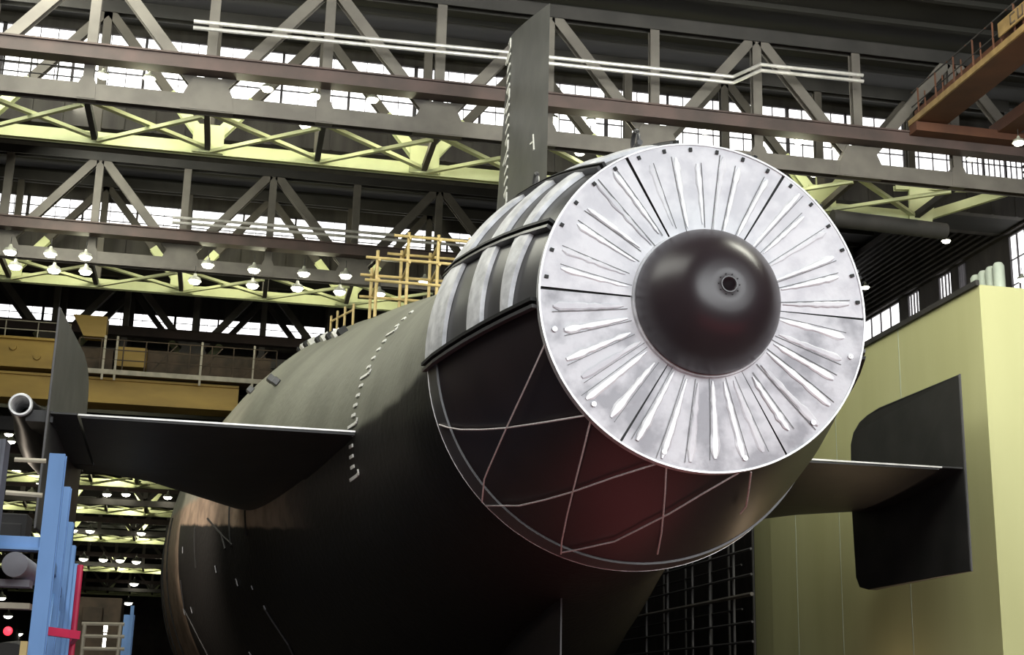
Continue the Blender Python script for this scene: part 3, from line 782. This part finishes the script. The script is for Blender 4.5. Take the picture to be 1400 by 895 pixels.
# service platform below it
sp_ = thing('service_platform', 'brown railed service platform at the right end of the nearest truss', 'platform', (22.5,35.2,17.3))
MB().box(22.4,24.6,33.4,34.9,17.35,17.5).build('deck', M['rust'], sp_)
railing('guard_rail', [(22.4,33.4,17.5),(24.6,33.4,17.5)], 1.0, 4, M['orange'], None, .03, 2, sp_)
railing('guard_rail', [(22.4,33.4,17.5),(22.4,34.9,17.5)], 1.0, 2, M['orange'], None, .03, 2, sp_)
MB().box(22.45,22.7,34.7,34.9,17.5,18.6).build('post', M['beige'], sp_)
lamp(onY(1392,186,33.4), .6, 'glowing lamp by the brown platform at the right edge', 'lamps on the nearest truss')
# dark round ventilation duct
tag(MB().tube([(17.4,38.2,16.55),(21.2,38.2,16.45)],.26,20).build('ventilation_duct', M['dark'], smooth=True), 'dark round ventilation duct under the right end of the nearest truss', 'duct')
# wall lights near the block
for (x,y,lab) in ((1183,388,'small lit lamp just right of the round metal cover'),(1293,324,'small warm lamp under the dark ventilation duct'),(1397,376,'lamp above the block roof at the right edge')):
    lamp(onX(x,y-2,24.5 if x != 1183 else 24), .6, lab, 'small lamps near the right wall')

# ------------------------------------------------------------------ blue rack at the left
PT = [((79,620),.17),((88,665),.16),((93,713),.16),((97,745),.16),((101,770),.17),((104,795),.18)]
rk = thing('pipe_rack', 'tall blue steel storage rack with receding posts at the lower left', 'rack', (-2.2,18,FLOOR))
base = []
for (q,w) in PT:
    p = onZ(q[0],q[1],4.28); base.append(p)
    mb = MB(); mb.box(p.x-w/2,p.x+w/2,p.y-.02,p.y+.01,FLOOR,4.28); mb.box(p.x-w/2,p.x+w/2,p.y+.13,p.y+.16,FLOOR,4.28); mb.box(p.x-w*.35,p.x+w*.35,p.y,p.y+.15,FLOOR,4.27)
    mb.build('post', M['blue'], rk)
    MB().box(p.x-.25,p.x+.25,p.y-.18,p.y+.32,FLOOR,FLOOR+.06).build('base_plate', M['blue'], rk)
for i,(a,b) in enumerate(zip(base,base[1:])):
    for zz in (3.2,1.9,.6):
        MB().bar((a.x-.02,a.y+.2,zz),(b.x-.02,b.y,zz-.0),.08,.12).build('side_rail', M['blue'], rk)
    MB().bar((a.x,a.y+.2,.8),(b.x,b.y,2.9),.05,.08).build('brace', M['blue'], rk)
z0 = onY(25,733,16.05).z; z1 = onY(25,748,16.05).z
MB().box(-4.4,base[0].x-.085,16.0,16.14,z1,z0).box(-4.4,base[0].x-.085,15.95,16.2,z1-.03,z1).build('cross_beam', M['blue'], rk)
for (x0,y0,x1,y1,Y) in ((20,628,63,630,20),(8,673,58,677,19)):
    MB().tube([onY(x0,y0,Y),onY(x1,y1,Y)],.035,6).build('rung', M['beige'], rk)
mb = MB(); zq = onY(20,796,17.5).z
mb.box(-4.4,onY(42,796,17.5).x,17.4,17.7,zq-.05,zq+.03); mb.build('shelf_arm', M['drum'], rk)
MB().box(-4.4,onY(42,825,21).x,20.9,21.2,onY(20,828,21).z-.04,onY(20,828,21).z+.04).build('shelf_arm', M['beige'], rk)
p = onY(20,771,17.2)
tag(MB().tube([(p.x,17.2,p.z),(p.x,18.6,p.z)],.145,28).build('drum', M['drum'], smooth=True), 'round grey drum end under the blue cross beam at far left', 'drum')
pA = onY(6,600,15.0)
mb = MB().box(pA.x-1.2,pA.x+.0,15.0,15.3,FLOOR,onY(6,600,15).z); mb.box(pA.x-.01,pA.x+.02,14.98,15.3,FLOOR,onY(6,600,15).z)
tag(mb.build('grey_cabinet', M['greyp']), 'tall blue grey cabinet edge at the far left of the frame', 'cabinet')
p = onY(19,720,19.5)
mb = MB().box(p.x-.24,p.x+.16,19.5,20.0,p.z-.22,p.z+.18).box(p.x-.18,p.x+.1,19.46,19.5,p.z-.15,p.z+.05)
tag(mb.build('equipment_box', M['dark'], bevel=.02), 'dark square equipment box resting on the blue cross beam', 'box')
# red barrier
rp = onY(110,772,22.0); rq = onY(104,895,22.0)
rt = thing('red_barrier', 'red painted barrier post and bar beside the blue rack', 'barrier', (rp.x,22.0,FLOOR))
MB().tube([(rp.x,22,FLOOR),(rp.x,22,rp.z)],.045,8).build('post', M['red'], rt)
a = onY(62,862,16.3); b = onY(106,868,16.6)
MB().bar(a,b,.09,.09).build('bar', M['red'], rt)
MB().bar(b,V((rp.x,22,b.z+.1)),.05,.05).build('arm', M['red'], rt)
p = onY(10,862,30)
rl_ = MB().rev([(0,.0),(.02,.07),(.08,.09),(.2,.05),(.22,0)],0,0,n=16); rl_.v = [(p.x+x,p.y+y,p.z+z) for x,y,z in rl_.v]
tag(rl_.build('red_lamp', M['lamp_red'], smooth=True), 'red glowing signal lamp at the lower left edge', 'lamp')
p = onY(8,895,24); mb = MB().rev([(0,.02),(.05,.55),(1.2,.62),(1.5,.02)],0,0,n=24); mb.v = [(p.x+x,24+y,p.z-.35+z) for x,y,z in mb.v]
tag(mb.build('dark_drum', M['dark'], smooth=True), 'dark rounded drum below the red lamp at lower left', 'drum')
p = onY(33,876,15.7)
tag(MB().box(p.x-.035,p.x+.035,15.7,15.78,FLOOR,p.z).build('yellow_post', M['scaf']), 'short yellow post left of the front blue rack post', 'post')
# beige guard rail at the bottom left, with a work light
gr = thing('guard_railing', 'beige pipe railing at the bottom left between rack and hull', 'railing', (-2.6,38,FLOOR))
for px in (116,165):
    q = onY(px,852,38); MB().tube([(q.x,38,FLOOR),(q.x,38,q.z)],.05,6).build('post', M['beige'], gr)
for y in (852,869,886):
    a = onY(112,y,38); b = onY(170,y+1,38); MB().tube([a,b],.05,6).build('rail', M['beige'], gr)
q = onY(145,852,39); 
mb = MB().tube([q+V((0,0,-.05)),q+V((0,0,-.22))],.05,10).tube([q+V((0,0,-.26)),q+V((0,0,-.62))],.04,10)
tag(mb.build('tube_light', M['lamp']), 'upright glowing tube light behind the beige railing', 'lamp')
q = onY(177,840,42)
tag(MB().box(q.x-.15,q.x+.15,42,42.2,FLOOR,q.z).box(q.x+.02,q.x+.12,41.9,42,FLOOR,q.z+.25).build('blue_post', M['blue']), 'lone blue post between the beige railing and the hull', 'post')
# dark machinery shapes in the distance
q = onY(135,830,60)
mb = MB().box(q.x-1.2,q.x+.9,60,61.5,FLOOR,q.z+.4).box(q.x-1.4,q.x-1.2,59.8,61.7,FLOOR,q.z-.2).box(q.x-.6,q.x+.2,59.6,60,q.z-.6,q.z)
tag(mb.build('machine_cabinet', M['rust'], bevel=.05), 'dark brown machine housing in the distance behind the beige railing', 'machine')

# ------------------------------------------------------------------ lights of the hall and added fills
def area(loc, target, sx, sy, e, col=(1,1,1)):
    l = bpy.data.lights.new('hall_or_fill_light','AREA'); l.shape = 'RECTANGLE'; l.size = sx; l.size_y = sy; l.energy = e; l.color = col
    o = bpy.data.objects.new('hall_or_fill_light', l); COL.objects.link(o); o.location = loc
    o.rotation_euler = (V(target)-V(loc)).to_track_quat('-Z','Y').to_euler(); return o
area((13,-16,16), (AX,CY,AZ), 36, 18, 16500, (.95,.985,1))           # daylight through the open hall end behind the camera
area((-6,19,20.8), (3.5,23.5,9.5), 18, 11, 3000, (1,1,.92))                  # added left fill for hull and duct; the next three are roof lamp rows
area((5,25,21.2), (4,33,8), 18, 5, 2200, (1,1,.88))
area((-6,34,20.6), (4,40,9), 10, 5, 1500, (1,1,.84))
area((-6,45,20.4), (2,50,9), 8, 5, 1500, (1,1,.84))
area((13.5,18,17), (18.5,37,3.5), 6, 6, 2700, (1,1,.86))  # added light to brighten the pale block
area((8,12,-2.4), (AX,20,AZ), 16, 10, 250, (1,.10,.13))  # added red light, unseen, for the maroon tint on hub and duct
area((5,23.5,-2.3), (AX,21,AZ), 10, 6, 110, (1,.16,.18))            # second added red light, unseen, tinting duct and hull from below
def spot(loc, target, e, ang, col, blend=.3, r=.2):
    l = bpy.data.lights.new('work_light','SPOT'); l.energy = e; l.spot_size = math.radians(ang); l.spot_blend = blend; l.color = col; l.shadow_soft_size = r
    o = bpy.data.objects.new('work_light', l); COL.objects.link(o); o.location = loc
    o.rotation_euler = (V(target)-V(loc)).to_track_quat('-Z','Y').to_euler()
spot((-13,46,7.5),(-1,48,7.6),6500,52,(1,.86,.72),.8)
point((17.2,36,1.0), 110, (1,.72,.5)); point((-7,40,6.0), 110, (1,.85,.68))  # added fills with no lamp there: right underside and left flank of the hull
# lamps light the rear chords of the trusses from between the two leaves
for x in (-3.4,-.9,1.6,4.2,9.5,15.8): point((x,37.0,17.75), 95, (1,.98,.7))
for x in (-9,-6.3,-2,0.2,2.4,5.0): point((x,52.0,17.8), 95, (1,.98,.7))
for Y in (105.6,122.6,145.6,181.6):
    for x in (-26,-20,-14,-9): point((x,Y,17.9), 380, (1,.98,.72))
point((21.3,37.2,17.9), 25, (1,.9,.7)); point((18.0,28,16.6), 60, (1,.75,.5))

w = bpy.data.worlds.new('world'); SC.world = w; w.use_nodes = True
w.node_tree.nodes['Background'].inputs[0].default_value = (.75,.78,.8,1); w.node_tree.nodes['Background'].inputs[1].default_value = .0
vs = SC.view_settings; vs.view_transform = 'Standard'; vs.look = 'None'; vs.exposure = 0; vs.gamma = 1; vs.use_curve_mapping = False
SC.cycles.max_bounces = 5; SC.cycles.use_light_tree = True
